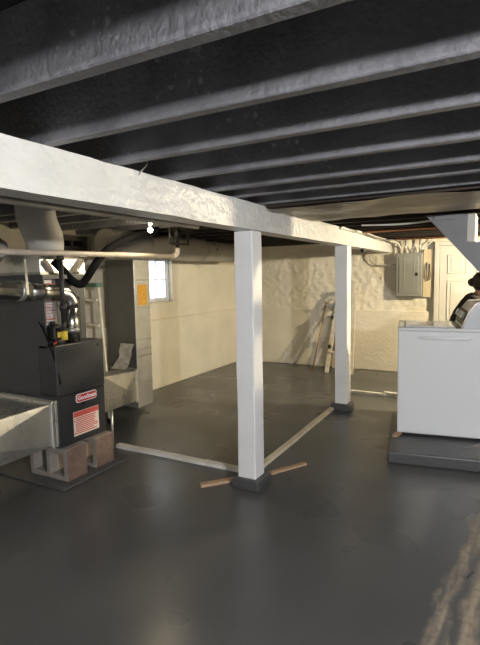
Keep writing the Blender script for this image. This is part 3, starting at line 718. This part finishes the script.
# ------------------------------------------------------------------ breaker panel and wiring on the back wall
YP = YB - 0.03
bp2 = thing('breaker_panel', 'grey metal breaker panel box on the back wall left of the door', 'breaker panel', (-1.18, YP, 1.15))
box((-1.36, YP - 0.095, 1.15), (-0.995, YP, 1.785), 0.004).build('enclosure', 'panel_grey', bp2)
box((-1.355, YP - 0.108, 1.155), (-1.0, YP - 0.095, 1.78), 0.005).build('cover', 'panel_grey', bp2)
pdoor = box((-1.315, YP - 0.118, 1.20), (-1.045, YP - 0.107, 1.735), 0.004).build('panel_door', 'panel_grey', bp2)
for x in (-1.25, -1.115): box((x, YP - 0.122, 1.24), (x + 0.012, YP - 0.117, 1.70), 0.002).build('pressed_rib', 'panel_grey', pdoor)
box((-1.085, YP - 0.128, 1.455), (-1.052, YP - 0.117, 1.50), 0.003).build('latch', 'dark_metal', pdoor)
bk = solo(box((-0.99, YP - 0.028, 1.14), (-0.852, YP + 0.015, 1.83), 0.003), 'backer_board', 'wood_board', 'pale backer board on the wall between breaker panel and door', 'board')
hk = MB().tube(spline([(-0.94, YP - 0.034, 1.64), (-0.945, YP - 0.05, 1.55), (-0.94, YP - 0.05, 1.42), (-0.915, YP - 0.05, 1.385), (-0.895, YP - 0.05, 1.43), (-0.90, YP - 0.045, 1.56), (-0.905, YP - 0.034, 1.62)]), 0.007, 8)
solo(hk, 'cable_loop', 'dark_metal', 'dark loop of wire hanging on the pale backer board', 'wire')
for i, (x, lab) in enumerate(((-1.31, 'conduit stub at the left end of the breaker panel top'), (-1.235, 'second conduit stub from the left on the breaker panel top'), (-1.04, 'conduit stub at the right end of the breaker panel top'))):
    solo(tube([(x, YP - 0.05, 1.785), (x, YP - 0.05, 1.97)], 0.014, 10), 'conduit_stub', 'pipe_grey', lab, 'pipe', 'conduits entering the breaker panel')
solo(tube(spline([(-1.15, YP - 0.05, 1.785), (-1.15, YP - 0.06, 1.84), (-1.11, YP - 0.06, 1.87), (-1.08, YP - 0.06, 1.83), (-1.085, YP - 0.05, 1.785)]), 0.009, 8), 'cable_arch', 'cable_grey', 'small cable arch looping out of the breaker panel top', 'cable')
solo(tube(spline([(-0.98, YP - 0.03, 1.83), (-0.93, YP - 0.05, 1.89), (-0.88, YP - 0.04, 1.95), (-0.86, YP - 0.04, 2.03)]), 0.008, 8), 'cable', 'cable_white', 'white cable rising from the backer board to the joists', 'cable')
solo(tube(spline([(-1.36, YP - 0.06, 1.62), (-1.5, YP - 0.04, 1.615), (-1.66, YP - 0.03, 1.625), (-1.74, YP - 0.03, 1.68), (-1.765, YP - 0.03, 1.76), (-1.77, YP - 0.03, 1.90)]), 0.010, 8), 'cable', 'cable_grey', 'grey cable leaving the left side of the breaker panel', 'cable')
solo(tube(spline([(-1.425, 4.75, 1.95), (-1.42, 4.80, 1.965), (-1.42, 5.0, 1.96), (-1.41, 5.35, 1.965), (-1.41, 5.6, 1.965), (-1.41, 5.95, 1.968), (-1.40, 6.3, 1.945), (-1.39, 6.7, 1.955), (-1.36, 7.0, 1.94), (-1.33, 7.25, 1.93), (-1.31, 7.36, 1.87)]), 0.013, 8), 'cable_run', 'cable_white', 'white cable sagging along the top edge of the beam toward the breaker panel', 'cable')
solo(tube(spline([(-1.38, 5.6, 1.96), (-1.36, 6.2, 1.945), (-1.35, 6.8, 1.95), (-1.27, 7.2, 1.95), (-1.24, 7.36, 1.88)]), 0.010, 8), 'cable_run', 'cable_grey', 'grey cable beside the white one near the breaker panel', 'cable')
solo(tube([(-1.22, 6.52, 1.935), (2.4, 6.52, 1.945)], 0.014, 10), 'copper_pipe', 'copper', 'copper water pipe under the far joists, the one nearer the breaker panel', 'pipe', 'copper pipes under the far joists')
solo(tube([(-1.35, 5.32, 1.95), (2.4, 5.32, 1.955)], 0.014, 10), 'copper_pipe', 'copper', 'copper water pipe under the far joists, the one nearer the tan panel', 'pipe', 'copper pipes under the far joists')
solo(tube(spline([(-1.2, 4.7, 1.965), (-0.9, 4.72, 1.955), (-0.7, 4.68, 1.955), (-0.45, 4.6, 1.965)]), 0.009, 8), 'cable', 'cable_white', 'white cable stapled across the far joists', 'cable')
MBh = MB().tube(spline([(-1.447, 1.72, 1.955), (-1.425, 1.72, 1.975), (-1.405, 1.73, 2.0), (-1.41, 1.74, 2.025), (-1.43, 1.745, 2.03)]), 0.004, 6)
solo(MBh, 'hook', 'galvanized', 'small bent metal hook on the top edge of the beam', 'hook')
solo(tube(spline([(-1.51, 6.0, 1.80), (-1.51, 6.0, 1.78), (-1.51, 6.0, 1.765)]), 0.03, 12), 'junction_knockout', 'dark_metal', 'small dark round fitting under the beam beyond the farther post', 'fitting')

# ------------------------------------------------------------------ lamps
def lamp(key, label):
    (loc, r, watts, c) = LAMPS[key]; x, y, z = loc
    t = thing('ceiling_bulb', label, 'lamp', (x, y, z), 'bare ceiling bulbs')
    m = lamp_mat(key); m2 = MB().ball(loc, r, seg=16, rings=10)
    m2.build('bulb', m, t)
    MB().tube([(x, y, z + r * 0.92), (x, y, z + r + 0.03)], r * 0.45, 12).build('screw_cap', 'brass', t)
    MB().tube([(x, y, z + r + 0.02), (x, y, z + r + 0.05), (x, y, max(z + r + 0.055, ZJ + 0.01))], [r * 0.6, r * 0.9, r * 0.95], 16).build('socket', 'porcelain', t)
    # mounting board up to the joists
    MB().box((x - 0.05, y - 0.24, ZJ + 0.0), (x + 0.05, y + 0.24, ZJ + 0.02)).build('mounting_board', 'joist_paint', t)
    return t
lamp('near', 'bare white ceiling bulb to the right of the camera')
lamp('rear', 'bare white fill bulb added unseen at the rear of the room')
lamp('far', 'bare warm ceiling bulb beyond the stairs')
lamp('furnace', 'small lit bulb under the joists near the end of the gas pipe')

# ------------------------------------------------------------------ person bending behind the washer
pz = thing('person', 'person with dark hair and black top bending over behind the washer', 'person', (-0.32, 5.28, 0))
def skin(name, verts, edges, m, sub=2):
    me = bpy.data.meshes.new(name); O = pz.location
    me.from_pydata([Vector(v[:3]) - O for v in verts], edges, [])
    o = bpy.data.objects.new(name, me); col.objects.link(o); o.parent = pz
    md = o.modifiers.new('skin', 'SKIN'); md.use_smooth_shade = True
    for i, v in enumerate(verts):
        sv = me.skin_vertices[0].data[i]; r = v[3]; sv.radius = (r if isinstance(r, tuple) else (r, r)); sv.use_root = (i == 0)
    s2 = o.modifiers.new('sub', 'SUBSURF'); s2.levels = sub; s2.render_levels = sub
    dg = bpy.context.evaluated_depsgraph_get(); me2 = bpy.data.meshes.new_from_object(o.evaluated_get(dg))
    o.modifiers.clear(); o.data = me2; me2.materials.clear(); me2.materials.append(MATS[m])
    for p in me2.polygons: p.use_smooth = True
    return o
PX, PY = -0.35, 5.28
def hand(base, d, n_, s):  # fingers as short chains from the palm
    vs = []; es = []
    return vs, es
V_ = []; E_ = []
def av(x, y, z, r, prev=None):
    V_.append((x, y, z, r)); i = len(V_) - 1
    if prev is not None: E_.append((prev, i))
    return i
pel = av(PX, PY, 0.90, (0.14, 0.12))
wai = av(PX + 0.03, PY, 1.02, (0.13, 0.11), pel)
che = av(PX + 0.10, PY, 1.17, (0.15, 0.12), wai)
nec = av(PX + 0.17, PY, 1.26, (0.065, 0.065), che)
hd0 = av(PX + 0.20, PY, 1.31, (0.06, 0.06), nec)
hd1 = av(PX + 0.225, PY, 1.36, (0.085, 0.08), hd0)
hd2 = av(PX + 0.24, PY, 1.42, (0.07, 0.07), hd1)
hands = []
for s in (-1, 1):
    sh_ = av(PX + 0.10, PY + s * 0.17, 1.20, 0.062, che)
    el = av(PX + 0.22, PY + s * 0.22, 0.97, 0.047, sh_)
    wr = av(PX + 0.42, PY + s * 0.17, 1.06, 0.030, el)
    pa = av(PX + 0.48, PY + s * 0.165, 1.075, (0.035, 0.018), wr)
    hands.append((pa, s))
    for q in range(4):
        off = (q - 1.5) * 0.019
        a = av(PX + 0.535, PY + s * 0.165 + off, 1.078, 0.0095, pa)
        b_ = av(PX + 0.565 + 0.006 * (q in (1, 2)), PY + s * 0.165 + off * 1.1, 1.068, 0.0085, a)
        c_ = av(PX + 0.58 + 0.010 * (q in (1, 2)), PY + s * 0.165 + off * 1.1, 1.052, 0.0075, b_)
    a = av(PX + 0.485, PY + s * 0.165 - s * 0.045, 1.07, 0.0105, pa)
    b_ = av(PX + 0.52, PY + s * 0.165 - s * 0.055, 1.06, 0.009, a)
    hip = av(PX - 0.01, PY + s * 0.10, 0.84, 0.10, pel)
    kn = av(PX + 0.05, PY + s * 0.11, 0.48, 0.062, hip)
    an = av(PX - 0.02, PY + s * 0.11, 0.09, 0.042, kn)
    to = av(PX + 0.12, PY + s * 0.12, 0.035, (0.035, 0.03), an)
body = skin('body', V_, E_, 'skin')
# shirt
V_ = []; E_ = []
p0 = av(PX, PY, 0.88, (0.165, 0.145)); p1 = av(PX + 0.03, PY, 1.02, (0.155, 0.135), p0); p2 = av(PX + 0.10, PY, 1.18, (0.170, 0.14), p1); p3 = av(PX + 0.155, PY, 1.245, (0.085, 0.085), p2)
for s in (-1, 1):
    a = av(PX + 0.10, PY + s * 0.175, 1.205, 0.082, p2); b_ = av(PX + 0.22, PY + s * 0.225, 0.97, 0.064, a); c_ = av(PX + 0.40, PY + s * 0.178, 1.05, 0.046, b_)
skin('black_top', V_, E_, 'black_fabric')
V_ = []; E_ = []
p0 = av(PX, PY, 0.90, (0.155, 0.14))
for s in (-1, 1):
    a = av(PX - 0.01, PY + s * 0.10, 0.82, 0.115, p0); b_ = av(PX + 0.05, PY + s * 0.11, 0.48, 0.080, a); c_ = av(PX - 0.02, PY + s * 0.11, 0.10, 0.062, b_)
skin('trousers', V_, E_, 'denim')
for s in (-1, 1):
    MB().box((PX - 0.09, PY + s * 0.115 - 0.045, 0.0), (PX + 0.19, PY + s * 0.115 + 0.045, 0.085), 0.035, None, 3).build('shoe', 'shoe', pz)
HC = Vector((PX + 0.225, PY, 1.375)); HM = Matrix.Rotation(R(25), 4, 'Y')
hb = MB().ball(HC + Vector((-0.018, 0, 0.022)), 0.112, 0.094, 0.108, 20, 14, HM)
hb.ball(HC + Vector((-0.115, 0, 0.02)), 0.05, 0.05, 0.045, 14, 10)
ho = hb.build('hair', 'hair', pz)
fm = MB().ball(HC + Vector((0.058, 0, -0.052)), 0.052, 0.066, 0.052, 18, 12, HM).build('face_mask', 'mask_teal', pz); fm['label'] = 'teal face mask'
for s in (-1, 1):
    MB().ball(HC + Vector((0.085, s * 0.033, 0.002)), 0.012, seg=10, rings=8).build('eye', 'eye_white', pz)
    MB().ball(HC + Vector((0.0, s * 0.088, -0.02)), 0.018, 0.010, 0.030, 10, 8).build('ear', 'skin', pz)
